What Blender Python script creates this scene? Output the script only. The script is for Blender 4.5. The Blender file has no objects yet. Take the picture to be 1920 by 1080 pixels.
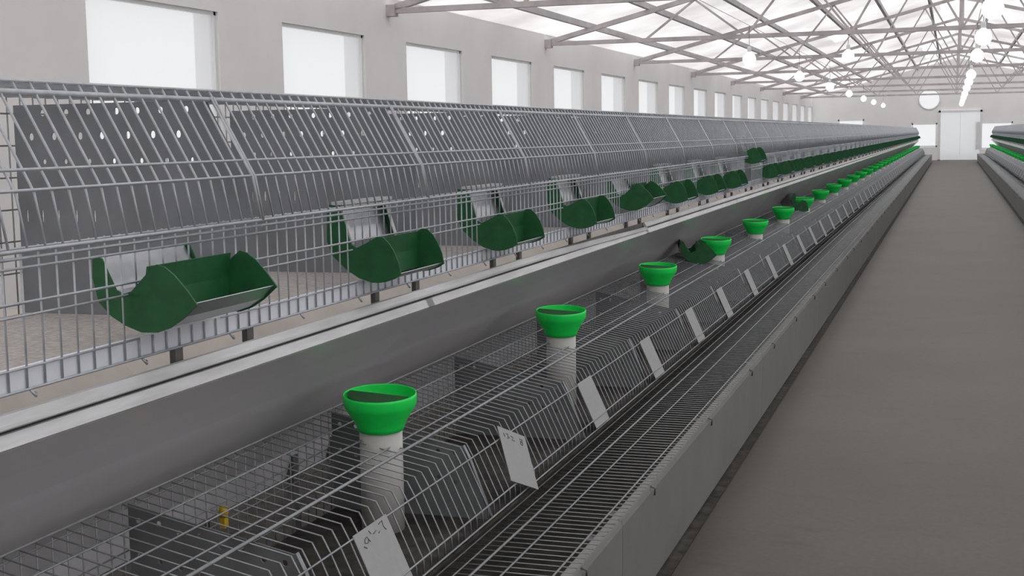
import bpy, math, random
from mathutils import Matrix, Vector
random.seed(7)
scene = bpy.context.scene
COL = scene.collection
H = 1.31                      # eye height above the floor
# ------------------------------------------------------------------ materials
def new_mat(name):
    m = bpy.data.materials.new(name); m.use_nodes = True
    nt = m.node_tree; b = nt.nodes['Principled BSDF']
    return m, nt, b
def noise_ramp(nt, scale, c0, c1, p0=.35, p1=.65, detail=4, stretch=None, rough=.55):
    tc = nt.nodes.new('ShaderNodeTexCoord'); mp = nt.nodes.new('ShaderNodeMapping')
    if stretch: mp.inputs['Scale'].default_value = stretch
    nz = nt.nodes.new('ShaderNodeTexNoise'); nz.inputs['Scale'].default_value = scale
    nz.inputs['Detail'].default_value = detail; nz.inputs['Roughness'].default_value = rough
    rp = nt.nodes.new('ShaderNodeValToRGB')
    rp.color_ramp.elements[0].position = p0; rp.color_ramp.elements[0].color = (*c0, 1)
    rp.color_ramp.elements[1].position = p1; rp.color_ramp.elements[1].color = (*c1, 1)
    nt.links.new(tc.outputs['Object'], mp.inputs['Vector']); nt.links.new(mp.outputs['Vector'], nz.inputs['Vector'])
    nt.links.new(nz.outputs['Fac'], rp.inputs['Fac'])
    return rp.outputs['Color'], nz.outputs['Fac']
def mat(name, col, rough=.6, metal=0., var=0., scale=12., spec=.4, stretch=None):
    m, nt, b = new_mat(name)
    b.inputs['Roughness'].default_value = rough; b.inputs['Metallic'].default_value = metal
    b.inputs['Specular IOR Level'].default_value = spec
    if var:
        c0 = tuple(c * (1 - var) for c in col); c1 = tuple(min(1, c * (1 + var)) for c in col)
        out, _ = noise_ramp(nt, scale, c0, c1, stretch=stretch)
        nt.links.new(out, b.inputs['Base Color'])
    else:
        b.inputs['Base Color'].default_value = (*col, 1)
    return m
M = {}
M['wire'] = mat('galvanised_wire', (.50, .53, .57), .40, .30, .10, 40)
M['wire_low'] = mat('darker_lower_wire', (.37, .39, .41), .45, .3, .10, 40)  # darker wire tone for the lower cages
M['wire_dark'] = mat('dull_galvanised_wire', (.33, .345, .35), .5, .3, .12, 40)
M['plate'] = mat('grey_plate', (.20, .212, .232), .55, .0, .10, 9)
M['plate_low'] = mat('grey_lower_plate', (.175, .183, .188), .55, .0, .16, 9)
M['slat'] = mat('beige_slat_floor', (.44, .41, .385), .8, 0, .18, 90)
M['edge'] = mat('white_plastic_edge', (.80, .83, .90), .5, 0, .04, 20)
M['tray'] = mat('dark_soil_and_shade_floor', (.045, .040, .034), .9, 0, .5, 18)  # near-black tone: soiled tray, and painted shade on the floor under the rows
M['steel'] = mat('galvanised_sheet', (.55, .57, .60), .28, .85, .10, 14)
M['rail'] = mat('bright_galvanised_rail', (.62, .63, .645), .28, .2, .10, 10, stretch=(6, .6, 6))
M['sheet'] = mat('grey_glossy_sheet', (.86, .85, .89), .23, 0, .07, 2.2, spec=.6, stretch=(1, .35, 1))
M['sheet_lit'] = mat('warm_lit_beige_sheet', (.60, .555, .51), .85, 0, .10, 3)  # beige puts warm light into the colour of the grey-white plastic sheet
M['board'] = mat('grey_side_board', (.21, .213, .207), .5, 0, .06, 5)
M['flange'] = mat('dull_light_flange', (.30, .29, .27), .7, 0, .06, 8)
M['post'] = mat('dark_grey_post', (.17, .165, .16), .6, .2, .1, 20)
M['green_dark'] = mat('dark_green_plastic', (.014, .105, .034), .5, 0, .12, 30)
M['green'] = mat('bright_green_plastic', (.012, .90, .12), .42, 0, .05, 20)
M['lid'] = mat('dull_green_plastic', (.012, .085, .022), .55, 0, .06, 20)
M['pvc'] = mat('white_pvc_pipe', (.62, .61, .59), .4, 0, .04, 10)
M['card'] = mat('white_card', (.38, .39, .395), .6, 0, .03, 60)
M['ink'] = mat('grey_pencil', (.12, .13, .15), .8)
M['yellow'] = mat('yellow_plastic', (.62, .42, .02), .5, 0, .1, 40)
M['truss'] = mat('weathered_truss_steel', (.56, .52, .52), .7, .1, .18, 3)
M['purlin'] = mat('grey_purlin_steel', (.58, .56, .57), .7, .1, .1, 3)
M['plaster'] = mat('white_plaster', (.94, .925, .925), .9, 0, .025, 1.3)
M['frame'] = mat('white_window_frame', (.86, .86, .87), .5)

M['cord'] = mat('black_cord', (.05, .05, .05), .6)
for k in ('sheet',):
    b = M[k].node_tree.nodes['Principled BSDF']; b.inputs['Coat Weight'].default_value = .6; b.inputs['Coat Roughness'].default_value = .16; b.inputs['Coat IOR'].default_value = 1.7
def floor_mat():
    m, nt, b = new_mat('stained_concrete')
    b.inputs['Roughness'].default_value = .5; b.inputs['Specular IOR Level'].default_value = .34
    big, _ = noise_ramp(nt, 1.1, (.076, .066, .050), (.100, .088, .069), .3, .7, 6)
    streak, _ = noise_ramp(nt, 2.0, (.80, .77, .70), (1, 1, 1), .30, .40, 5, (1.6, 4.0, 1))
    mx = nt.nodes.new('ShaderNodeMix'); mx.data_type = 'RGBA'; mx.blend_type = 'MULTIPLY'
    mx.inputs['Factor'].default_value = 25
    nt.links.new(big, mx.inputs['A']); nt.links.new(streak, mx.inputs['B'])
    fine, _ = noise_ramp(nt, 45, (.86, .86, .86), (1.06, 1.06, 1.06), .3, .7, 3)
    mx2 = nt.nodes.new('ShaderNodeMix'); mx2.data_type = 'RGBA'; mx2.blend_type = 'MULTIPLY'; mx2.inputs['Factor'].default_value = 1
    nt.links.new(mx.outputs['Result'], mx2.inputs['A']); nt.links.new(fine, mx2.inputs['B'])
    nt.links.new(mx2.outputs['Result'], b.inputs['Base Color'])
    return m
M['floor'] = floor_mat()
def thin(name, transmit, refl, see=0., tint=1.):
    # thin sheet: diffuse reflection + diffuse transmission + some clear view
    m = bpy.data.materials.new(name); m.use_nodes = True; nt = m.node_tree; nt.nodes.clear()
    out = nt.nodes.new('ShaderNodeOutputMaterial')
    d = nt.nodes.new('ShaderNodeBsdfDiffuse'); d.inputs['Color'].default_value = (*refl, 1)
    t = nt.nodes.new('ShaderNodeBsdfTranslucent'); t.inputs['Color'].default_value = (*transmit, 1)
    a = nt.nodes.new('ShaderNodeAddShader')
    nt.links.new(d.outputs[0], a.inputs[0]); nt.links.new(t.outputs[0], a.inputs[1]); last = a
    if see:
        tr = nt.nodes.new('ShaderNodeBsdfTransparent'); tr.inputs['Color'].default_value = (tint, tint, tint, 1); mx = nt.nodes.new('ShaderNodeMixShader')
        mx.inputs[0].default_value = see
        nt.links.new(a.outputs[0], mx.inputs[1]); nt.links.new(tr.outputs[0], mx.inputs[2]); last = mx
    nt.links.new(last.outputs[0], out.inputs['Surface'])
    return m, nt, t, d
def roof_mat():
    m, nt, t, d = thin('translucent_roof_lining', (.6, .6, .6), (.30, .295, .295))
    c, _ = noise_ramp(nt, .55, (.40, .375, .37), (.62, .605, .605), .33, .62, 5, (1, .7, 1))
    nt.links.new(c, t.inputs['Color'])
    return m
M['roof'] = roof_mat()
M['pane'] = thin('window_film', (.51, .515, .52), (.06, .06, .06), .5, .51)[0]
M['skylight'] = thin('clear_roof_sheet', (.9, .9, .91), (.05, .05, .05), .5, .9)[0]
M['door'] = thin('milky_plastic_door', (.285, .295, .30), (.4, .4, .4))[0]
def lamp_mat():
    m = bpy.data.materials.new('lit_lamp_globe'); m.use_nodes = True; nt = m.node_tree; nt.nodes.clear()
    out = nt.nodes.new('ShaderNodeOutputMaterial'); e = nt.nodes.new('ShaderNodeEmission')
    e.inputs['Color'].default_value = (1, .98, .95, 1); e.inputs['Strength'].default_value = .75
    nt.links.new(e.outputs[0], out.inputs['Surface']); return m
M['lamp'] = lamp_mat()

# ------------------------------------------------------------------ mesh helpers
class MB:
    def __init__(s): s.v = []; s.f = []; s.sm = []
    def quad(s, a, b, c, d):
        n = len(s.v); s.v += [a, b, c, d]; s.f.append((n, n+1, n+2, n+3)); s.sm.append(False)
    def box(s, x0, x1, y0, y1, z0, z1):
        n = len(s.v)
        s.v += [(x, y, z) for z in (z0, z1) for y in (y0, y1) for x in (x0, x1)]
        for f in ((0,2,3,1),(4,5,7,6),(0,1,5,4),(2,6,7,3),(0,4,6,2),(1,3,7,5)):
            s.f.append(tuple(n+i for i in f)); s.sm.append(False)
        return s
    def tube(s, pts, r, k=5, cap=True):
        pts = [Vector(p) for p in pts]; n0 = len(s.v)
        up = Vector((0, 0, 1))
        for i, p in enumerate(pts):
            if i == 0: d = pts[1] - p
            elif i == len(pts)-1: d = p - pts[i-1]
            else: d = (pts[i+1]-p).normalized() + (p-pts[i-1]).normalized()
            d.normalize()
            a = d.cross(up)
            if a.length < .2: a = d.cross(Vector((0, 1, 0)))
            a.normalize(); b = d.cross(a)
            for j in range(k):
                t = 2*math.pi*j/k
                s.v.append(tuple(p + a*(r*math.cos(t)) + b*(r*math.sin(t))))
        for i in range(len(pts)-1):
            for j in range(k):
                q = (j+1) % k
                s.f.append((n0+i*k+j, n0+i*k+q, n0+(i+1)*k+q, n0+(i+1)*k+j)); s.sm.append(True)
        if cap:
            s.f.append(tuple(n0+j for j in reversed(range(k)))); s.sm.append(False)
            e = n0+(len(pts)-1)*k; s.f.append(tuple(e+j for j in range(k))); s.sm.append(False)
        return s
    def bar(s, a, b, w, h):
        # square section bar from a to b
        a, b = Vector(a), Vector(b); d = (b-a).normalized(); up = Vector((0, 0, 1))
        x = d.cross(up)
        if x.length < .1: x = d.cross(Vector((0, 1, 0)))
        x.normalize(); z = x.cross(d); n = len(s.v)
        for p in (a, b):
            for i, j in ((-1,-1),(1,-1),(1,1),(-1,1)): s.v.append(tuple(p + x*(w/2*i) + z*(h/2*j)))
        for f in ((0,1,5,4),(1,2,6,5),(2,3,7,6),(3,0,4,7),(3,2,1,0),(4,5,6,7)):
            s.f.append(tuple(n+i for i in f)); s.sm.append(False)
        return s
    def prism_y(s, poly, y0, y1):
        # polygon in (x, z) swept along y
        n = len(s.v); k = len(poly)
        s.v += [(x, y0, z) for x, z in poly] + [(x, y1, z) for x, z in poly]
        s.f.append(tuple(range(n, n+k))); s.f.append(tuple(range(n+2*k-1, n+k-1, -1)))
        s.sm += [False, False]
        for i in range(k):
            j = (i+1) % k
            s.f.append((n+j, n+i, n+k+i, n+k+j)); s.sm.append(False)
        return s
    def strip_y(s, line, y0, y1, th):
        # bent sheet: a polyline in (x, z) given thickness th, swept along y
        L = [Vector((p[0], p[1])) for p in line]; off = []
        for i, p in enumerate(L):
            a = L[max(i-1, 0)]; b = L[min(i+1, len(L)-1)]
            d = (b-a).normalized(); off.append(p + Vector((-d.y, d.x))*th)
        s.prism_y([tuple(p) for p in L] + [tuple(p) for p in reversed(off)], y0, y1); return s
    def lathe(s, prof, k=24, cx=0, cy=0, close=False):
        n0 = len(s.v)
        for r, z in prof:
            for j in range(k):
                t = 2*math.pi*j/k; s.v.append((cx+r*math.cos(t), cy+r*math.sin(t), z))
        m = len(prof)
        for i in range(m if close else m-1):
            i2 = (i+1) % m
            for j in range(k):
                q = (j+1) % k
                s.f.append((n0+i*k+j, n0+i*k+q, n0+i2*k+q, n0+i2*k+j)); s.sm.append(True)
        return s
    def build(s, name, m, parent=None, loc=None):
        me = bpy.data.meshes.new(name); me.from_pydata(s.v, [], s.f)
        me.polygons.foreach_set('use_smooth', s.sm); me.materials.append(m); me.update()
        o = bpy.data.objects.new(name, me); COL.objects.link(o)
        if parent: o.parent = parent
        if loc: o.location = loc
        return o
def ring_hole(mb, P, a0, a1, b0, b1, ca, cb, ra, rb, k=8):
    # one rectangular cell with an elliptical hole; P maps (a, b) to a point
    def edge(t):
        c, q = math.cos(t), math.sin(t)
        sc = 1e9
        if abs(c) > 1e-6: sc = min(sc, ((a1 if c > 0 else a0)-ca)/c)
        if abs(q) > 1e-6: sc = min(sc, ((b1 if q > 0 else b0)-cb)/q)
        return ca+c*sc, cb+q*sc
    ts = sorted([2*math.pi*i/k for i in range(k)] + [math.atan2(y-cb, x-ca) % (2*math.pi) for x in (a0, a1) for y in (b0, b1)])
    for i, t in enumerate(ts):
        u = ts[(i+1) % len(ts)]
        o1, o2 = edge(t), edge(u)
        i1 = (ca+ra*math.cos(t), cb+rb*math.sin(t)); i2 = (ca+ra*math.cos(u), cb+rb*math.sin(u))
        mb.quad(P(*i1), P(*o1), P(*o2), P(*i2))
def rect_holes(mb, P, a0, a1, b0, b1, holes):
    # rectangle with rectangular openings
    A = sorted({a0, a1, *[h[0] for h in holes], *[h[1] for h in holes]})
    B = sorted({b0, b1, *[h[2] for h in holes], *[h[3] for h in holes]})
    for i in range(len(A)-1):
        for j in range(len(B)-1):
            ca, cb = (A[i]+A[i+1])/2, (B[j]+B[j+1])/2
            if any(h[0] < ca < h[1] and h[2] < cb < h[3] for h in holes): continue
            mb.quad(P(A[i], B[j]), P(A[i+1], B[j]), P(A[i+1], B[j+1]), P(A[i], B[j+1]))
def empty(name, loc, rz=0.):
    o = bpy.data.objects.new(name, None); COL.objects.link(o); o.location = loc; o.rotation_euler = (0, 0, rz)
    o.empty_display_size = .05; return o
def tag(o, label, cat, group=None, kind=None):
    o['label'] = label; o['category'] = cat
    if group: o['group'] = group
    if kind: o['kind'] = kind
    return o
def struct(o, label=None, cat=None):
    o['kind'] = 'structure'
    if label: o['label'] = label; o['category'] = cat
    return o
KIDS = {}
def kids(o):
    if o.name not in KIDS: KIDS[o.name] = [c for c in COL.objects if c.parent == o]
    return KIDS[o.name]
def dup(o, loc, rz=0., parent=None):
    c = o.copy(); COL.objects.link(c); c.parent = parent
    if parent is None: c.location = loc; c.rotation_euler = (0, 0, rz)
    for ch in kids(o): dup(ch, None, 0, c)
    return c
ONES = 'first second third fourth fifth sixth seventh eighth ninth tenth eleventh twelfth thirteenth fourteenth fifteenth sixteenth seventeenth eighteenth nineteenth'.split()
TENS = {2: ('twentieth', 'twenty'), 3: ('thirtieth', 'thirty'), 4: ('fortieth', 'forty'), 5: ('fiftieth', 'fifty'), 6: ('sixtieth', 'sixty')}
def in_view(x, y, z):
    Yc = Vector((1787-960, 540-243, -2500)).normalized(); u = Vector((math.sin(.02), math.cos(.02), 0))
    Zc = (u - Yc*u.dot(Yc)).normalized(); c = Yc.cross(Zc)*x + Yc*y + Zc*(z-H)
    return c.z < 0 and abs(2500*c.x/-c.z) < 965 and abs(2500*c.y/-c.z) < 545
def far_tag(o, i, i0, text, cat, group):
    # things of the far-aisle row are counted from the first one the picture shows
    if i < i0: tag(o, text % 'past the picture edge', cat, group)
    else: tag(o, text % (nth(i-i0) + ' from the camera'), cat, group)
def nth(i):
    i += 1
    if i < 20: return ONES[i-1]
    t, u = divmod(i, 10)
    return TENS[t][0] if u == 0 else TENS[t][1] + '-' + ONES[u-1]

# ------------------------------------------------------------------ the hall
XL, XR, Y0, Y1 = -5.95, 6.15, -6., 61.
XC = .10
EAVE = H + 1.55; SL = .25
def roof_z(x): return EAVE + SL*((x-XL) if x <= XC else (XC-XL) - (x-XC))
mb = MB(); mb.box(XL-.3, XR+.3, Y0-.3, Y1+.3, -.1, 0); struct(mb.build('floor', M['floor']))
WIN = [(8.325+2.985*k, 8.325+2.985*k+1.84) for k in range(-4, 18)]
WZ0, WZ1 = 1.05, H + 1.10
def wall_x(name, x, out):
    mb = MB(); hs = [(a, b, WZ0, WZ1) for a, b in WIN]
    rect_holes(mb, lambda a, b: (x, a, b), Y0, Y1, 0, roof_z(x)+.02, hs)
    rect_holes(mb, lambda a, b: (x+out, a, b), Y0, Y1, 0, roof_z(x)+.02, hs)
    for a, b in WIN:
        mb.quad((x, a, WZ0), (x, b, WZ0), (x+out, b, WZ0), (x+out, a, WZ0)); mb.quad((x, a, WZ1), (x, b, WZ1), (x+out, b, WZ1), (x+out, a, WZ1))
        mb.quad((x, a, WZ0), (x, a, WZ1), (x+out, a, WZ1), (x+out, a, WZ0)); mb.quad((x, b, WZ0), (x, b, WZ1), (x+out, b, WZ1), (x+out, b, WZ0))
    return struct(mb.build(name, M['plaster']))
wall_x('wall_left', XL, -.24); wall_x('wall_right', XR, .24)
def window_at(n, y0, y1, detail):
    fr = MB(); x = XL-.05; w = .03
    for a, b, c, d in ((y0, y1, WZ0, WZ0+w), (y0, y1, WZ1-w, WZ1), (y0, y0+w, WZ0, WZ1), (y1-w, y1, WZ0, WZ1), (y0, y1, WZ0+.62, WZ0+.655)):
        fr.box(x-.025, x+.025, a, b, c, d)
    f = fr.build('window_%d' % n, M['frame']); struct(f)
    p = MB(); p.box(x-.004, x+.004, y0+w, y1-w, WZ0+w, WZ1-w); p = MB()
    p.quad((x, y0+w, WZ0+w), (x, y1-w, WZ0+w), (x, y1-w, WZ1-w), (x, y0+w, WZ1-w)); p.build('window_pane', M['pane'], f)
    if detail:
        s = MB(); s.tube([(x+.04, y1-.16, WZ0+.30), (x+.05, y1-.10, WZ0+.27), (x+.04, y1-.08, WZ0+.1), (x+.03, y1-.08, WZ0)], .008); s.build('window_stay', M['frame'], f)
for i, (a, b) in enumerate(WIN[4:]): window_at(i+1, a, b, i < 3)
# gable walls
FW = [(-1.72, -.65, H-.74, H+.30), (.93, 2.42, H-.86, H+.30), (-4.85, -3.72, H-.60, H+.52), (3.6, 4.8, H-.6, H+.52), (-.52, 1.10, .03, 2.05)]
VC = (-1.0, H+1.33, .42)
def gable(name, y, holes, vent):
    mb = MB(); P = lambda a, b: (a, y, b)
    hs = list(holes)
    cell = (VC[0]-.5, VC[0]+.5, VC[1]-.5, min(VC[1]+.5, 9))
    top = EAVE if not vent else EAVE
    rect_holes(mb, P, XL, XR, 0, EAVE, hs + ([(cell[0], cell[1], cell[2], EAVE)] if vent else []))
    if vent:
        c1 = max(EAVE, VC[1]+.45); ring_hole(mb, P, cell[0], cell[1], cell[2], c1, VC[0], VC[1], VC[2], VC[2], 20)
        mb.quad((XL, y, EAVE), (cell[0], y, EAVE), (cell[0], y, roof_z(cell[0])), (XL, y, EAVE))
        mb.quad((cell[0], y, c1), (cell[1], y, c1), (cell[1], y, roof_z(cell[1])), (cell[0], y, roof_z(cell[0])))
        mb.quad((cell[1], y, EAVE), (XC, y, EAVE), (XC, y, roof_z(XC)), (cell[1], y, roof_z(cell[1])))
        mb.quad((XC, y, EAVE), (XR, y, EAVE), (XR, y, roof_z(XR)), (XC, y, roof_z(XC)))
    else:
        mb.quad((XL, y, EAVE), (XC, y, EAVE), (XC, y, roof_z(XC)), (XL, y, EAVE)); mb.quad((XC, y, EAVE), (XR, y, EAVE), (XR, y, EAVE), (XC, y, roof_z(XC)))
    return struct(mb.build(name, M['plaster']))
gable('wall_back', Y1, FW, True); gable('wall_front', Y0, [], False)
for i, (a, b, c, d) in enumerate(FW[:3]):
    f = MB(); w = .06
    for q in ((a, b, c, c+w), (a, b, d-w, d), (a, a+w, c, d), (b-w, b, c, d)): f.box(q[0], q[1], Y1+.02, Y1+.08, q[2], q[3])
    o = struct(f.build('window_%d' % (30+i), M['frame']))
    p = MB(); p.quad((a, Y1+.05, c), (b, Y1+.05, c), (b, Y1+.05, d), (a, Y1+.05, d)); p.build('window_pane', M['pane'], o)
f = MB(); f.lathe([(VC[2], -.03), (VC[2]+.05, -.03), (VC[2]+.05, .05), (VC[2], .05)], 24, close=True)
f.v = [(VC[0]+x, Y1+z, VC[1]+y) for x, y, z in f.v]
o = struct(f.build('window_40', M['frame']))
p = MB(); n = 24; p.v = [(VC[0]+VC[2]*math.cos(2*math.pi*i/n), Y1+.03, VC[1]+VC[2]*math.sin(2*math.pi*i/n)) for i in range(n)]; p.f = [tuple(range(n))]; p.sm = [False]
p.build('window_pane', M['pane'], o)
d = MB(); d.quad((-.52, Y1-.02, .03), (1.10, Y1-.02, .03), (1.10, Y1-.02, 2.05), (-.52, Y1-.02, 2.05)); dr = struct(d.build('door_1', M['door']))
d = MB()
for q in ((-.60, -.52, 0, 2.13), (1.10, 1.18, 0, 2.13), (-.60, 1.18, 2.05, 2.13), (-.60, 1.18, 0, .03)): d.box(q[0], q[1], Y1-.08, Y1-.002, q[2], q[3])
d.box(.285, .295, Y1-.056, Y1-.049, .03, 2.05); d.build('door_frame', M['frame'], dr)
# roof
SKY = [(-.58, -.02, 38, 45.5), (-.34, .02, 33, 36.8), (-1.05, -.5, 47, 55), (-2.95, -2.5, 33, 36), (-3.0, -2.6, 42, 45), (-2.66, -2.46, 26, 29),
       (-2.36, -2.1, 20.5, 21.2), (-1.42, -1.22, 22, 22.9), (-3.4, -3.1, 30, 32)]
SKYR = [(1.3, 1.85, 37, 39.5), (1.5, 2.4, 46, 55), (1.2, 1.7, 30, 31.5)]
mb = MB()
rect_holes(mb, lambda a, b: (a, b, roof_z(a)), XL-.3, XC, Y0, Y1, SKY); rect_holes(mb, lambda a, b: (a, b, roof_z(a)), XC, XR+.3, Y0, Y1, SKYR)
struct(mb.build('ceiling', M['roof']))
for i, (a, b, c, e) in enumerate(SKY + SKYR):
    p = MB(); q = -.012
    p.quad((a, c, roof_z(a)+q), (b, c, roof_z(b)+q), (b, e, roof_z(b)+q), (a, e, roof_z(a)+q)); struct(p.build('window_%d' % (50+i), M['skylight']))
# purlins run the length of the hall
px = [-5.30, -4.36, -3.45, -2.45, -1.50, -.55, .78, 1.72, 2.66, 3.60, 4.54, 5.48]
for i, x in enumerate(px):
    mb = MB(); z = roof_z(x)-.045; mb.box(x-.03, x+.03, Y0, Y1, z-.045, z+.04)
    o = mb.build('roof_purlin', M['purlin'])
    side = 'slope above the windows' if x < XC else 'slope beyond the ridge'
    k = i if i < 6 else i-6
    tag(o, 'grey steel purlin under the roof %s, %s %s' % (side, nth(k), 'from the window wall' if x < XC else 'from the ridge'), 'purlin', 'purlins under the roof')
# trusses
def make_truss():
    t = empty('roof_truss', (0, 13.8, 0))
    zb = H+1.405
    MB().box(XL+.02, XR-.02, -.03, .03, zb-.03, zb+.03).build('bottom_chord', M['truss'], t)
    for x0, x1 in ((XL+.02, XC), (XC, XR-.02)):
        MB().bar((x0, 0, roof_z(x0)-.13), (x1, 0, roof_z(x1)-.13), .06, .07).build('rafter', M['truss'], t)
    for x, s in ((XL, 1), (XR, -1)):
        MB().box(min(x, x+s*.10), max(x, x+s*.10), -.06, .06, zb-.06, roof_z(XL)-.08).build('heel_plate', M['truss'], t)
    xs = [XL+1.5*i for i in range(5)]
    def w(a, za, b, zb_): MB().bar((a, 0, za), (b, 0, zb_), .03, .03).build('web_member', M['truss'], t)
    up = lambda x: roof_z(x)-.16
    for s in (-1, 1):
        for i in range(4):
            xa = XC + s*(1.5*i); xb = XC + s*(1.5*i+.75); xc = XC + s*(1.5*i+1.5)
            w(xa, zb, xb, up(xb)); w(xb, up(xb), xc, zb)
    w(XC, zb, XC, up(XC))
    return t
tr = make_truss()
for k in range(8):
    y = 13.8+6.03*k
    if y > Y1-.3: break
    o = tr if k == 0 else dup(tr, (0, y, 0))
    tag(o, 'steel roof truss with zigzag web, %s counting from the camera end' % nth(k), 'roof truss', 'roof trusses')
# lamps
def make_lamp():
    t = empty('hanging_lamp', (0, 0, 0))
    MB().lathe([(0.001, -.09), (.035, -.083), (.066, -.06), (.085, -.025), (.088, .01), (.072, .05), (.04, .08), (.022, .095)], 16).build('lamp_globe', M['lamp'], t)
    MB().lathe([(.024, .09), (.026, .10), (.026, .15), (.012, .165), (.001, .166)], 12).build('lamp_socket', M['frame'], t)
    MB().tube([(0, 0, .16), (0, 0, .43)], .003).build('lamp_cord', M['cord'], t)
    return t
lp = make_lamp(); first = True
def lamp(x, y, z, label, grp):
    global first
    if first: o = lp; o.location = (x, y, z); first = False
    else: o = dup(lp, (x, y, z))
    tag(o, label, 'lamp', grp)
for i, y in enumerate([17.55, 23.5, 29.5, 35.1, 40.9, 46.2, 52.6]):
    lamp(-2.52, y, H+.95, 'glowing round lamp over the window-side cage row, %s from the camera' % nth(i), 'lamps over the window-side row')
for i, y in enumerate([11.4, 14.9, 18.6, 24.9, 28.6, 32.8, 38, 42.5, 47, 50.5, 53.3]):
    lamp(.28, y, H+.95, 'glowing round lamp hanging above the open aisle, %s from the camera' % nth(i), 'lamps over the aisle')
lamp(-1.443, 19.83, H+1.07, 'single glowing round lamp under the second roof truss, before the window-side cages', None)
for x, q in ((-2.52, 'over the window-side cages'), (.28, 'over the open aisle')):
    o = MB().tube([(x, 13.8, H+1.378)] + [(x, 13.8+6.03*k, H+1.378) for k in range(1, 8)] + [(x, Y1-.01, H+1.378)], .004).build('lamp_cable', M['frame'])
    tag(o, 'thin cable strung under the roof trusses %s, carrying lamps' % q, 'cable')

# ------------------------------------------------------------------ cage units (local x = outwards from the row's spine, y along the row)
P = .9; NW = 21; SPC = P/NW
FU = .555                      # upper front plane
FS, FE = .47, .765             # gap in the front mesh that a trough hooks through
def make_upper():
    t = empty('upper_cage', (0, 0, 0)); r = .0019
    m = MB(); zc = H-.252
    for i in range(NW):
        y = SPC*(i+.5)
        m.tube([(FU, y, zc if FS < y < FE else .936), (FU, y, H-.152)], r)
    for i in range(NW):
        y = SPC*(i+.5)
        if FS < y < FE: m.tube([(FU, y, .936), (FU, y, .972)], r)
    for z, a in ((H-.372, 0), (H-.185, 0), (H-.238, 0), (H-.155, 0)): m.tube([(FU+.003, 0, z), (FU+.003, P, z)], .0024)
    m.tube([(FU+.003, 0, H-.258), (FU+.003, FS, H-.258)], .0022); m.tube([(FU+.003, FE, H-.258), (FU+.003, P, H-.258)], .0022)
    m.tube([(FU+.003, 0, H-.338), (FU+.003, FS+.02, H-.338)], .0018); m.tube([(FU+.003, FE, H-.338), (FU+.003, P, H-.338)], .0018)
    m.build('front_mesh', M['wire'], t)
    d = MB()
    for i in range(NW):
        y = SPC*(i+.25)
        d.tube([(.578, y, H-.158), (.562, y, H-.072), (.553, y, H-.055), (.474, y, H+.087), (.464, y, H+.103)], .0024)
    d.tube([(.581, .004, H-.157), (.581, P-.004, H-.157)], .0036); d.tube([(.577, .004, H-.168), (.577, P-.004, H-.168)], .0028)
    d.tube([(.564, .004, H-.068), (.564, P-.004, H-.068)], .0028); d.tube([(.545, .004, H-.037), (.545, P-.004, H-.037)], .0028)
    for y in (.005, P-.005): d.tube([(.581, y, H-.157), (.566, y, H-.07), (.477, y, H+.09)], .003)
    d.build('door_grille', M['wire'], t)
    q = MB()
    for i in range(NW): q.tube([(.466, SPC*(i+.5), H+.103), (.0, SPC*(i+.5), H+.103)], r)
    for u in (.32, .16, .0): q.tube([(u, 0, H+.106), (u, P, H+.106)], .0024)
    q.tube([(.474, 0, H+.085), (.474, P, H+.085)], .0062, 6)
    q.tube([(.464, 0, H+.104), (.464, P, H+.104)], .003)
    q.build('top_mesh', M['wire'], t)
    b = MB()
    for i in range(NW): b.tube([(-.004, SPC*(i+.5), .945), (-.004, SPC*(i+.5), H+.105)], r)
    for k in range(7): b.tube([(-.004, 0, .97+.068*k), (-.004, P, .97+.068*k)], r)
    b.build('rear_mesh', M['wire_dark'], t)
    # partition with rows of holes
    g = MB(); yy = P-.006
    prof = [(.0, .945), (.548, .945), (.550, 1.238), (.466, H+.085), (.0, H+.085)]
    def back_x(z): return .0
    def front_x(z):
        return .548 if z < 1.238 else .550 - (z-1.238)*(.084/(H+.085-1.238))
    rows = [(1.255, 1.295, [.072, .125, .184, .244, .31, .37, .43], 1.275, .0045, .006), (1.305, 1.352, [.042, .099, .164, .217, .28, .34, .40], 1.328, .006, .0085),
            (1.362, 1.3935, [.073, .132, .186, .255, .305, .36, .42], 1.3775, .006, .0075), (1.135, 1.185, [.021, .06, .10, .145, .19], 1.16, .0025, .016)]
    Pm = lambda a, b_: (a, yy, b_)
    zs = .945
    for z0, z1, us, zc_, ra, rb in sorted(rows):
        if z0 > zs:
            n = 3 if zs < 1.238 < z0 else 1
            zz = [zs, 1.238, z0] if n == 3 else [zs, z0]
            for i in range(len(zz)-1): g.quad(Pm(0, zz[i]), Pm(front_x(zz[i]), zz[i]), Pm(front_x(zz[i+1]), zz[i+1]), Pm(0, zz[i+1]))
        ed = [0] + [(us[i]+us[i+1])/2 for i in range(len(us)-1)] + [us[-1]+.028]
        for i, u in enumerate(us): ring_hole(g, Pm, ed[i], ed[i+1], z0, z1, u, zc_, ra, rb, 8)
        g.quad(Pm(ed[-1], z0), Pm(max(front_x(z0), ed[-1]), z0), Pm(max(front_x(z1), ed[-1]), z1), Pm(ed[-1], z1)); zs = z1
    g.quad(Pm(0, zs), Pm(front_x(zs), zs), Pm(.466, H+.085), Pm(0, H+.085))
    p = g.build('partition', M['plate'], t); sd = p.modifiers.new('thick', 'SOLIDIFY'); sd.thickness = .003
    s = MB(); s.box(.003, .551, .0, P, .943, .951); s.build('slatted_floor', M['slat'], t)
    e = MB(); e.box(.543, .5525, .0, P, .938, .973); e.build('floor_edge', M['edge'], t)
    for y in (.63, .895):
        MB().box(.535, .547, y-.013, y+.013, .862, .94).build('leg', M['post'], t)
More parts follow.
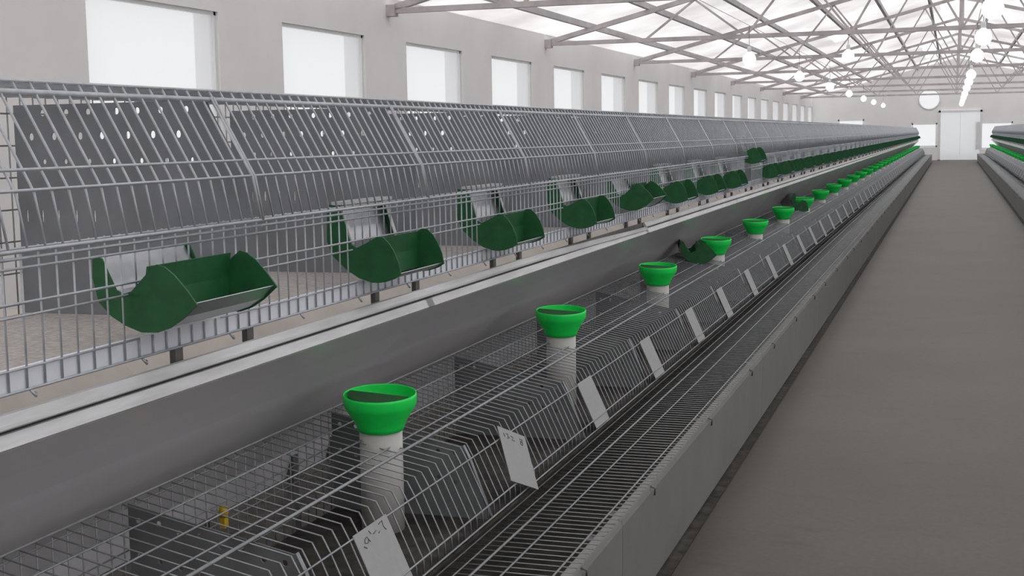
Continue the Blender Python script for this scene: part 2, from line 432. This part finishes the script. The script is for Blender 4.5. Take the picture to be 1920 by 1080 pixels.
    for y in (.2, .5, .8): MB().tube([(FU+.004, y-.006, .936), (FU+.009, y, .926), (FU+.004, y+.006, .93)], .0026).build('clip', M['wire'], t)
    return t
def make_lower():
    t = empty('lower_cage', (0, 0, 0)); r = .0017
    B, R_ = (.750, H-.765), (.389, H-.692)
    F0, F1 = (.766, H-.797), (.832, H-.945)
    m = MB()
    for i in range(NW): m.tube([(R_[0], SPC*(i+.5), R_[1]), (B[0], SPC*(i+.5), B[1])], r)
    def on(u): k = (u-R_[0])/(B[0]-R_[0]); return R_[1]+(B[1]-R_[1])*k+.004
    for u, rr in ((R_[0], .0025), (.475, .002), (.556, .0022), (.628, .0022), (.662, .0040)): m.tube([(u, 0, on(u)), (u, P, on(u))], rr)
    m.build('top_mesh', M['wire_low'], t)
    f = MB()
    for i in range(NW): f.tube([(B[0]-.001, SPC*(i+.5), B[1]), (F0[0], SPC*(i+.5), F0[1]), (F1[0]-.012, SPC*(i+.5), F1[1]+.03), (F1[0]-.012, SPC*(i+.5), F1[1])], r+.0003)
    f.tube([(F0[0]+.004, 0, F0[1]), (F0[0]+.004, P, F0[1])], .0022); f.tube([(F1[0]-.008, 0, F1[1]+.038), (F1[0]-.008, P, F1[1]+.038)], .0024); f.tube([(F1[0]-.008, 0, F1[1]), (F1[0]-.008, P, F1[1])], .0026)
    for y in (.003, P-.003): f.tube([(B[0], y, B[1]), (F0[0], y, F0[1]), (F1[0]-.01, y, F1[1])], .0026)
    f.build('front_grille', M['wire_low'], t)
    b = MB()
    for i in range(NW): b.tube([(R_[0], SPC*(i+.5), .36), (R_[0], SPC*(i+.5), R_[1])], r)
    for k in range(6): b.tube([(R_[0], 0, .395+.0425*k), (R_[0], P, .395+.0425*k)], r)
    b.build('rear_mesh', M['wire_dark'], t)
    g = MB(); yy = P-.004; Pm = lambda a, c: (a, yy, c)
    zt = lambda u: R_[1]+(B[1]-R_[1])*(u-R_[0])/(B[0]-R_[0])-.003
    us = [.389+.045*i for i in range(9)]     # columns of holes in two rows
    for i in range(8):
        a, c = us[i], us[i+1]; top = min(zt(a), zt(c))
        g.quad(Pm(a, top), Pm(c, top), Pm(c, zt(c)), Pm(a, zt(a)))
        z2, z1, z0 = top-.035, top-.075, top-.11
        o1 = .018 if i % 2 else .024
        ring_hole(g, Pm, a, c, z2-.012, top, (a+c)/2, top-o1, .0062, .0062, 8)
        g.quad(Pm(a, z1), Pm(c, z1), Pm(c, z2-.012), Pm(a, z2-.012))
        ring_hole(g, Pm, a, c, z0, z1, (a+c)/2, (z0+z1)/2, .0062, .0062, 8)
        g.quad(Pm(a, .36), Pm(c, .36), Pm(c, z0), Pm(a, z0))
    g.quad(Pm(us[-1], .36), Pm(F1[0]-.015, .36), Pm(F0[0]-.004, F0[1]), Pm(us[-1], zt(us[-1])))
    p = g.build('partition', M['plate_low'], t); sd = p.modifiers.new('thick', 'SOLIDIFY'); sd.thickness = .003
    MB().box(.392, .826, 0, P, .352, .36).build('floor_tray', M['tray'], t)
    return t
SEC = 3*P
def make_shelf():
    t = empty('wire_shelf', (0, 0, 0)); z = H-1.0; m = MB(); n = int(SEC/.0365)
    for i in range(n): m.tube([(.794, SEC*(i+.5)/n, z), (1.088, SEC*(i+.5)/n, z)], .0016, 4)
    m.build('cross_grate', M['wire_dark'], t)
    q = MB()
    for u, r in ((.794, .002), (.830, .002), (.868, .0034), (.936, .0026), (1.052, .0026)): q.tube([(u, 0, z+.003), (u, SEC, z+.003)], r)
    q.build('long_grate', M['wire_dark'], t)
    return t
def make_board():
    t = empty('side_board', (0, 0, 0))
    MB().strip_y([(1.10, .03), (1.104, H-1.01), (1.100, H-.996), (1.092, H-.998)], 0, SEC-.004, .003).build('board_panel', M['board'], t)
    MB().box(1.058, 1.096, 0, SEC-.004, H-1.012, H-1.008).build('flange', M['flange'], t)
    for y in (.35, 1.3, 2.3): MB().tube([(1.10, y, H-.994), (1.115, y, H-1.0), (1.112, y, H-1.02)], .003).build('clip', M['post'], t)
    for y in (.12, 1.35, 2.58): MB().box(1.04, 1.072, y-.02, y+.02, .0, H-1.012).build('leg', M['post'], t)
    return t
def make_sheet(name, label_mat):
    t = empty(name, (0, 0, 0))
    pts = [(.566, H-.452), (.50, H-.515), (.43, H-.585), (.34, H-.68), (.27, H-.755), (.22, H-.83), (.20, H-.905)]
    MB().strip_y(pts, 0, SEC, .003).build('sheet_panel', label_mat, t)
    for y in (.12, SEC-.12): MB().box(.205, .225, y-.015, y+.015, 0, H-.845).build('leg', M['post'], t)
    return t
def make_rail(twist):
    t = empty('gutter_rail', (0, 0, 0))
    MB().strip_y([(.560, H-.452), (.574, H-.4515), (.5765, H-.448), (.566, H-.4285), (.562, H-.4275)], 0, SEC+.045, .002).build('lower_strip', M['rail'], t)
    MB().strip_y([(.552, H-.452), (.556, H-.40)], 0, SEC+.02, .002).build('back_strip', M['post'], t)
    u = MB(); L = SEC+.03
    sec = [(.560, -.010), (.569, -.011), (.5725, -.008), (.5715, -.003), (.563, .011), (.559, .013), (.556, .010)]
    k_ = len(sec)
    for k in range(11):
        y = L*k/10; q = max(0, k-4)/6 if twist else 0
        z = H-.411 - .016*q
        u.v += [(a + .006*q + (.0015*math.sin(k*1.7) if twist else 0), y, z+b*(1-.45*q)) for a, b in sec]
    for k in range(10):
        for j in range(k_):
            q = (j+1) % k_; u.f.append((k*k_+j, k*k_+q, (k+1)*k_+q, (k+1)*k_+j)); u.sm.append(False)
    u.f += [tuple(reversed(range(k_))), tuple(range(10*k_, 11*k_))]; u.sm += [False, False]
    u.build('upper_strip', M['rail'], t)
    return t
# feed troughs; X measured in hall coordinates relative to the spine at -1.9
def A(x, z): return (x+1.9, z+H)
PL_A = [A(*p) for p in [(-1.410, -.192), (-1.412, -.23), (-1.402, -.272), (-1.378, -.296), (-1.350, -.312), (-1.318, -.323), (-1.286, -.322), (-1.262, -.314), (-1.236, -.298), (-1.207, -.273), (-1.226, -.248), (-1.250, -.222), (-1.268, -.209), (-1.283, -.205), (-1.300, -.218), (-1.335, -.252), (-1.352, -.257), (-1.366, -.250), (-1.392, -.196)]]
PL_B = [A(*p) for p in [(-1.418, -.152), (-1.421, -.24), (-1.408, -.275), (-1.372, -.308), (-1.340, -.328), (-1.308, -.338), (-1.290, -.339), (-1.270, -.336), (-1.248, -.329), (-1.231, -.319), (-1.236, -.292), (-1.246, -.266), (-1.260, -.244), (-1.275, -.230), (-1.290, -.229), (-1.322, -.246), (-1.345, -.256), (-1.358, -.248), (-1.386, -.156)]]
def make_trough(tall):
    t = empty('feed_trough', (0, 0, 0)); poly = PL_B if tall else PL_A; L = .285
    for y in (0, L-.004): MB().prism_y(poly, y, y+.004).build('end_plate', M['green_dark'], t)
    c = [(x, z+.004) for x, z in poly[2:10]]
    inner = poly[0]; c = [(inner[0]+.006, inner[1]), (poly[1][0]+.006, poly[1][1])] + [(x, z+.003) for x, z in poly[2:9]] + [(poly[9][0]-.006, poly[9][1]+.002)]
    MB().strip_y(c, .004, L-.004, .0015).build('pan', M['steel'], t)
    pk = poly[13]; MB().strip_y([(pk[0]-.022, pk[1]-.004), (pk[0]-.030, pk[1]-.05), (pk[0]-.028, pk[1]-.098)], .004, L-.004, .003).build('divider', M['green_dark'], t)
    if tall:
        e0, e1, e2 = poly[-1], poly[-2], poly[-3]
        bp = MB().strip_y([(poly[0][0]+.010, poly[0][1]), (poly[2][0]+.03, poly[2][1]+.03), (e2[0]+.006, e2[1]-.012)], .006, L-.006, .0015).build('back_plate', M['steel'], t)
        MB().strip_y([(e0[0], e0[1]), (e1[0], e1[1])], .006, .020, .002).build('flange', M['rail'], bp); MB().strip_y([(e0[0], e0[1]), (e1[0], e1[1])], L-.022, L-.006, .002).build('flange', M['rail'], bp)
        MB().box(e0[0]-.02, e0[0]+.014, .0, L, e0[1]+.002, e0[1]+.010).build('lip', M['rail'], bp)
    else:
        MB().strip_y([(poly[-1][0]-.012, poly[-1][1]+.002), (poly[-2][0]-.004, poly[-2][1]-.002), (poly[-3][0]+.006, poly[-3][1]-.012)], .006, L-.006, .0015).build('back_plate', M['steel'], t)
    return t
def make_funnel():
    t = empty('feed_funnel', (0, 0, 0))      # origin on the pipe's axis at the rim's height
    tilt = Matrix.Translation((0, 0, -.085)) @ Matrix.Rotation(math.radians(4.5), 4, Vector((.91, .41, 0))) @ Matrix.Translation((0, 0, .085))
    def lean(m): m.v = [tuple(tilt @ Vector(p)) for p in m.v]; return m
    g = MB()
    g.lathe([(.0885, .003), (.0895, -.003), (.0890, -.020), (.086, -.028), (.067, -.060), (.059, -.076), (.057, -.086), (.054, -.086), (.054, -.074), (.063, -.056), (.081, -.028), (.0855, -.018), (.086, 0.), (.0865, .003)], 40, close=True)
    cone = lean(g).build('funnel', M['green'], t)
    c = MB(); n = 20
    ring = [(-.0835*math.cos(math.pi*i/n), -.0835*math.sin(math.pi*i/n)) for i in range(n+1)]
    k = len(ring); c.v = [(x, y+.004-.10*x, .0005) for x, y in ring] + [(x, y+.004-.10*x, -.004) for x, y in ring]
    c.f = [tuple(range(k)), tuple(reversed(range(k, 2*k)))] + [(i, (i+1) % k, k+(i+1) % k, k+i) for i in range(k)]; c.sm = [False]*len(c.f)
    lean(c).build('half_lid', M['lid'], cone)['label'] = 'dark green half lid'
    MB().lathe([(.0525, -.07), (.0525, -(H-.613)+.3605), (.0495, -(H-.613)+.3605), (.0495, -.07)], 28, close=True).build('pipe', M['pvc'], t)
    return t
def make_card():
    o = MB(); L = .162
    F0, F1 = (.766, H-.797), (.832, H-.945)
    d = Vector((F1[0]-F0[0], F1[1]-F0[1])); d.normalize(); n = Vector((-d.y, d.x))
    a = Vector(F0) + n*.0055 - d*.004; b = a + d*.155
    o.prism_y([tuple(a), tuple(b), tuple(b+n*.0016), tuple(a+n*.0016)], 0, .165)
    return o, a+n*.0022, d, n
# ------------------------------------------------------------------ rows
SPL, SPR = -1.90, 2.06
UB = 1.493                      # near end of the first upper cage in view
LB = 1.27                       # lower cages sit a little nearer
NL = 62
protoU, protoL = make_upper(), make_lower()
protoA, protoB = make_trough(False), make_trough(True)
protoF, protoS, protoBd = make_funnel(), make_shelf(), make_board()
protoR, protoR2 = make_rail(True), make_rail(False)
protoSh = make_sheet('deflector_sheet', M['sheet']); protoSd = make_sheet('deflector_sheet', M['sheet_lit'])
cb, ca_, cd_, cn_ = make_card(); protoC = cb.build('record_card', M['card'])
USED = set()
def put(proto, loc, rz=0.):
    if proto.name not in USED:
        kids(proto); USED.add(proto.name); proto.location = loc; proto.rotation_euler = (0, 0, rz); return proto
    return dup(proto, loc, rz)
def end_loc(row, y, length):
    return ((SPL, y, 0), 0.) if row == 0 else ((SPR, y+length, 0), math.pi)
def fill(row, n0, n1):
    rs = 'by the windows' if row == 0 else 'across the aisle'; gs = 'window-side row' if row == 0 else 'far-aisle row'
    fu = fl = 0
    if row == 1:
        while not in_view(SPR-.56, UB+P*(n0+fu+1), 1.1): fu += 1
        while not in_view(SPR-.80, LB+P*(n0+fl+1), .45): fl += 1
    for n in range(n0, n1):
        i = n-n0
        l, r = end_loc(row, UB+P*n, P)
        far_tag(put(protoU, l, r), i, fu, 'wire cage with sloped grille door, upper tier ' + rs + ', %s', 'cage', 'upper cages of the %s' % gs)
        l, r = end_loc(row, LB+P*n, P)
        far_tag(put(protoL, l, r), i, fl, 'wire cage with slanted front, lower tier ' + rs + ', %s', 'cage', 'lower cages of the %s' % gs)
def sections(row, y0, k):
    rs = 'by the windows' if row == 0 else 'across the aisle'; gs = 'window-side row' if row == 0 else 'far-aisle row'
    def f0(u, z):
        i = 0
        while row == 1 and not in_view(SPR-u, y0+SEC*(i+1), z): i += 1
        return i
    fr, fs, fw, fb = f0(.57, H-.44), f0(.4, H-.6), f0(.95, H-1), f0(1.1, .1)
    for i in range(k):
        y = y0 + SEC*i
        l, r = end_loc(row, y, SEC)
        far_tag(put(protoR if (row == 0 and i == 1) else protoR2, l, r), i, fr, 'bright galvanised rail under the upper cages ' + rs + ', %s', 'rail', 'gutter rails of the %s' % gs)
        far_tag(put(protoSh, l, r), i, fs, 'grey glossy sloping sheet under upper cages ' + rs + ', %s', 'sheet', 'sloping sheets of the %s' % gs)
        if row == 0:
            far_tag(put(protoSd, (SPL, y+SEC, 0), math.pi), i, 0, 'sloping sheet painted warm-lit beige behind the rail ' + rs + ', %s', 'sheet', 'back sheets of the %s' % gs)
        far_tag(put(protoS, l, r), i, fw, 'flat wire shelf before the lower cages ' + rs + ', %s', 'shelf', 'wire shelves of the %s' % gs)
        far_tag(put(protoBd, l, r), i, fb, 'smooth grey side board on the floor ' + rs + ', %s', 'board', 'side boards of the %s' % gs)
fill(0, 0, NL); sections(0, .593, 21)
RN0 = 9
fill(1, RN0, NL); sections(1, UB+P*RN0, 18)
# troughs on the window side
ty = [1.955, 2.890, 3.782, 4.725, 5.60, 6.50, 7.40]
for i in range(NL-1):
    y = ty[i] if i < len(ty) else UB+P*i+.47
    lift = 0.
    if i in (8,): lift = .13
    o = put(protoA if i in (0, 4) else protoB, (SPL, y, lift))
    lab = 'dark green feed trough on the upper cages by the windows, %s from the camera' % nth(i)
    if lift: lab = 'dark green feed trough pushed up higher than its neighbours on the upper cages'
    tag(o, lab, 'feed trough', 'feed troughs of the window-side row')
def first_in_view(pts):
    return next(i for i, p in enumerate(pts) if in_view(*p))
pts = [(SPR-.62, UB+P*n+.75, 1.02) for n in range(RN0, NL-1)]; i0 = first_in_view(pts)
for i, n in enumerate(range(RN0, NL-1)):
    o = put(protoB, (SPR, UB+P*n+.47+.285, 0), math.pi)
    far_tag(o, i, i0, 'dark green feed trough on the upper cages across the aisle, %s', 'feed trough', 'feed troughs of the far-aisle row')
# loose troughs lying on the lower cages
def loose(x, y, z, rot, label):
    o = dup(protoA, (0, 0, 0)); o.rotation_mode = 'XYZ'
    o.matrix_world = Matrix.Translation((x, y, z)) @ Matrix.Rotation(rot[2], 4, 'Z') @ Matrix.Rotation(rot[1], 4, 'Y') @ Matrix.Translation((-.59, -.14, -(H-.26)))
    o.location, o.rotation_euler = o.matrix_world.to_translation(), o.matrix_world.to_euler()
    tag(o, label, 'feed trough')
loose(-1.38, 7.55, H-.665, (0, 0, .25), 'loose dark green feed trough lying on the lower cages before the fourth funnel')
loose(-1.40, 12.7, H-.665, (0, .5, .5), 'loose dark trough lying on the lower cages just beyond the sixth funnel')
# funnels every second lower cage
fy = [1.31*k for k in (2.233, 3.440, 4.696, 5.941, 7.203)]
for i in range(33):
    y = fy[i] if i < 5 else fy[4]+1.63*(i-4)
    o = put(protoF, (-1.31, y, H-.613))
    tag(o, 'bright green funnel on a white pipe by the windows, %s from the camera' % nth(i), 'funnel', 'funnels of the window-side row')
fr = [(2.06-.59, fy[4]+1.63*(i+1), H-.613) for i in range(29)]; i0 = first_in_view(fr)
for i, p in enumerate(fr):
    far_tag(put(protoF, p), i, i0, 'bright green funnel on a white pipe across the aisle, %s', 'funnel', 'funnels of the far-aisle row')
# record cards
def strokes(card, lines, r=.0011):
    m = MB()
    for ln in lines:
        pts = []
        for a, b in ln:                     # a along the row 0..1, b down the card 0..1
            q = ca_ + cd_*(b*.155); pts.append((q.x, a*.165, q.y))
        m.tube(pts, r, 4)
    m.build('handwriting', M['ink'], card)['label'] = 'grey pencil handwriting'
cy0 = [2.37, 3.30, 4.065, 4.966, 5.88, 6.72, 7.67]
for i in range(NL-1):
    y = cy0[i] if i < len(cy0) else 2.37+.8965*i+(-.05)
    if i == 1:
        o = cb.build('record_card', M['card'], None)
        tag(o, 'white record card hanging crooked on the lower cage front, the second from the camera', 'record card', 'record cards of the window-side row')
        q = ca_ + cd_*.06
        piv = Matrix.Translation((q.x, .08, q.y))
        o.matrix_world = Matrix.Translation((SPL+.006, y-.045, .005)) @ piv @ Matrix.Rotation(math.radians(-24), 4, Vector((cn_.x, 0, cn_.y))) @ piv.inverted()
        o.location, o.rotation_euler = o.matrix_world.to_translation(), o.matrix_world.to_euler()
        strokes(o, [[(.16, .10), (.18, .17)], [(.25, .10), (.33, .09), (.29, .13), (.35, .16), (.26, .18)], [(.42, .11), (.50, .12), (.43, .18), (.52, .18)],
                    [(.74, .10), (.84, .10), (.82, .15), (.74, .14), (.84, .17), (.80, .21), (.73, .19), (.76, .15)]])
        continue
    o = put(protoC, (SPL, y, 0))
    tag(o, 'white record card flat on the lower cages by the windows, %s from the camera' % nth(i), 'record card', 'record cards of the window-side row')
i0 = first_in_view([(SPR-.80, UB+P*n+.9, H-.87) for n in range(RN0, NL-1)])
for i, n in enumerate(range(RN0, NL-1)):
    o = put(protoC, (SPR, UB+P*n+.99, 0), math.pi)
    far_tag(o, i, i0, 'white record card flat on the lower cages across the aisle, %s', 'record card', 'record cards of the far-aisle row')
strokes(protoC, [[(.30, .11), (.22, .13), (.20, .17), (.27, .19), (.32, .15), (.30, .11), (.34, .19)], [(.14, .20), (.20, .24)], [(.40, .06), (.43, .11)], [(.48, .13), (.58, .11)], [(.70, .06), (.82, .04), (.80, .12), (.84, .18)], [(.62, .16), (.66, .15)]])
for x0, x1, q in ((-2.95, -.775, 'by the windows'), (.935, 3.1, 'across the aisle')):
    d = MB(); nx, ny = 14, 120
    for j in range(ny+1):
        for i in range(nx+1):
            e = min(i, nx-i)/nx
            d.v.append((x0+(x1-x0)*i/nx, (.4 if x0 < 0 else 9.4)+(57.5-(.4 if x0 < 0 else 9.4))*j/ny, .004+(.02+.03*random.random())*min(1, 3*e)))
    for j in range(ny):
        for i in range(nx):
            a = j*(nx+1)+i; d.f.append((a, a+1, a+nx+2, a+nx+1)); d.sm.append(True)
    tag(d.build('floor_shade', M['tray']), 'dark painted shade and dirt layer on the floor under the cages %s' % q, 'floor_shade', kind='stuff')  # dark colour stands in for shade beneath the cages, with a dirt edge
# yellow clip inside the nearest lower cage
y = empty('drinker_clip', (-1.485, 2.475, H-.83))
MB().box(-.006, .006, -.008, .008, .0, .022).build('clip_body', M['yellow'], y); MB().lathe([(.001, .022), (.009, .024), (.011, .034), (.009, .046), (.001, .048)], 10).build('clip_head', M['yellow'], y)
MB().tube([(0, 0, .03), (-.03, 0, .034)], .003).build('clip_pin', M['wire'], y)
tag(y, 'small yellow plastic drinker clip on the rear mesh of the nearest lower cages', 'drinker')

# ------------------------------------------------------------------ light, camera, view
w = bpy.data.worlds.new('overcast_sky'); scene.world = w; w.use_nodes = True
bg = w.node_tree.nodes['Background']; bg.inputs['Color'].default_value = (.985, .99, 1.0, 1); bg.inputs['Strength'].default_value = 1.0
cam = bpy.data.cameras.new('camera'); co = bpy.data.objects.new('camera', cam); COL.objects.link(co)
cam.sensor_width = 36; cam.lens = 2500/1920*36; cam.clip_end = 300; cam.clip_start = .02
Yc = Vector((1787-960, 540-243, -2500)).normalized(); rho = .02
u = Vector((math.sin(rho), math.cos(rho), 0)); Zc = (u - Yc*u.dot(Yc)).normalized(); Xc = Yc.cross(Zc)
R = Matrix((Xc, Yc, Zc)).to_4x4()
co.matrix_world = Matrix.Translation((0, 0, H)) @ R
scene.camera = co
vs = scene.view_settings; vs.view_transform = 'Standard'; vs.look = 'None'; vs.exposure = .78; vs.gamma = 1; vs.use_curve_mapping = False
scene.cycles.max_bounces = 8; scene.cycles.diffuse_bounces = 5; scene.cycles.transparent_max_bounces = 16
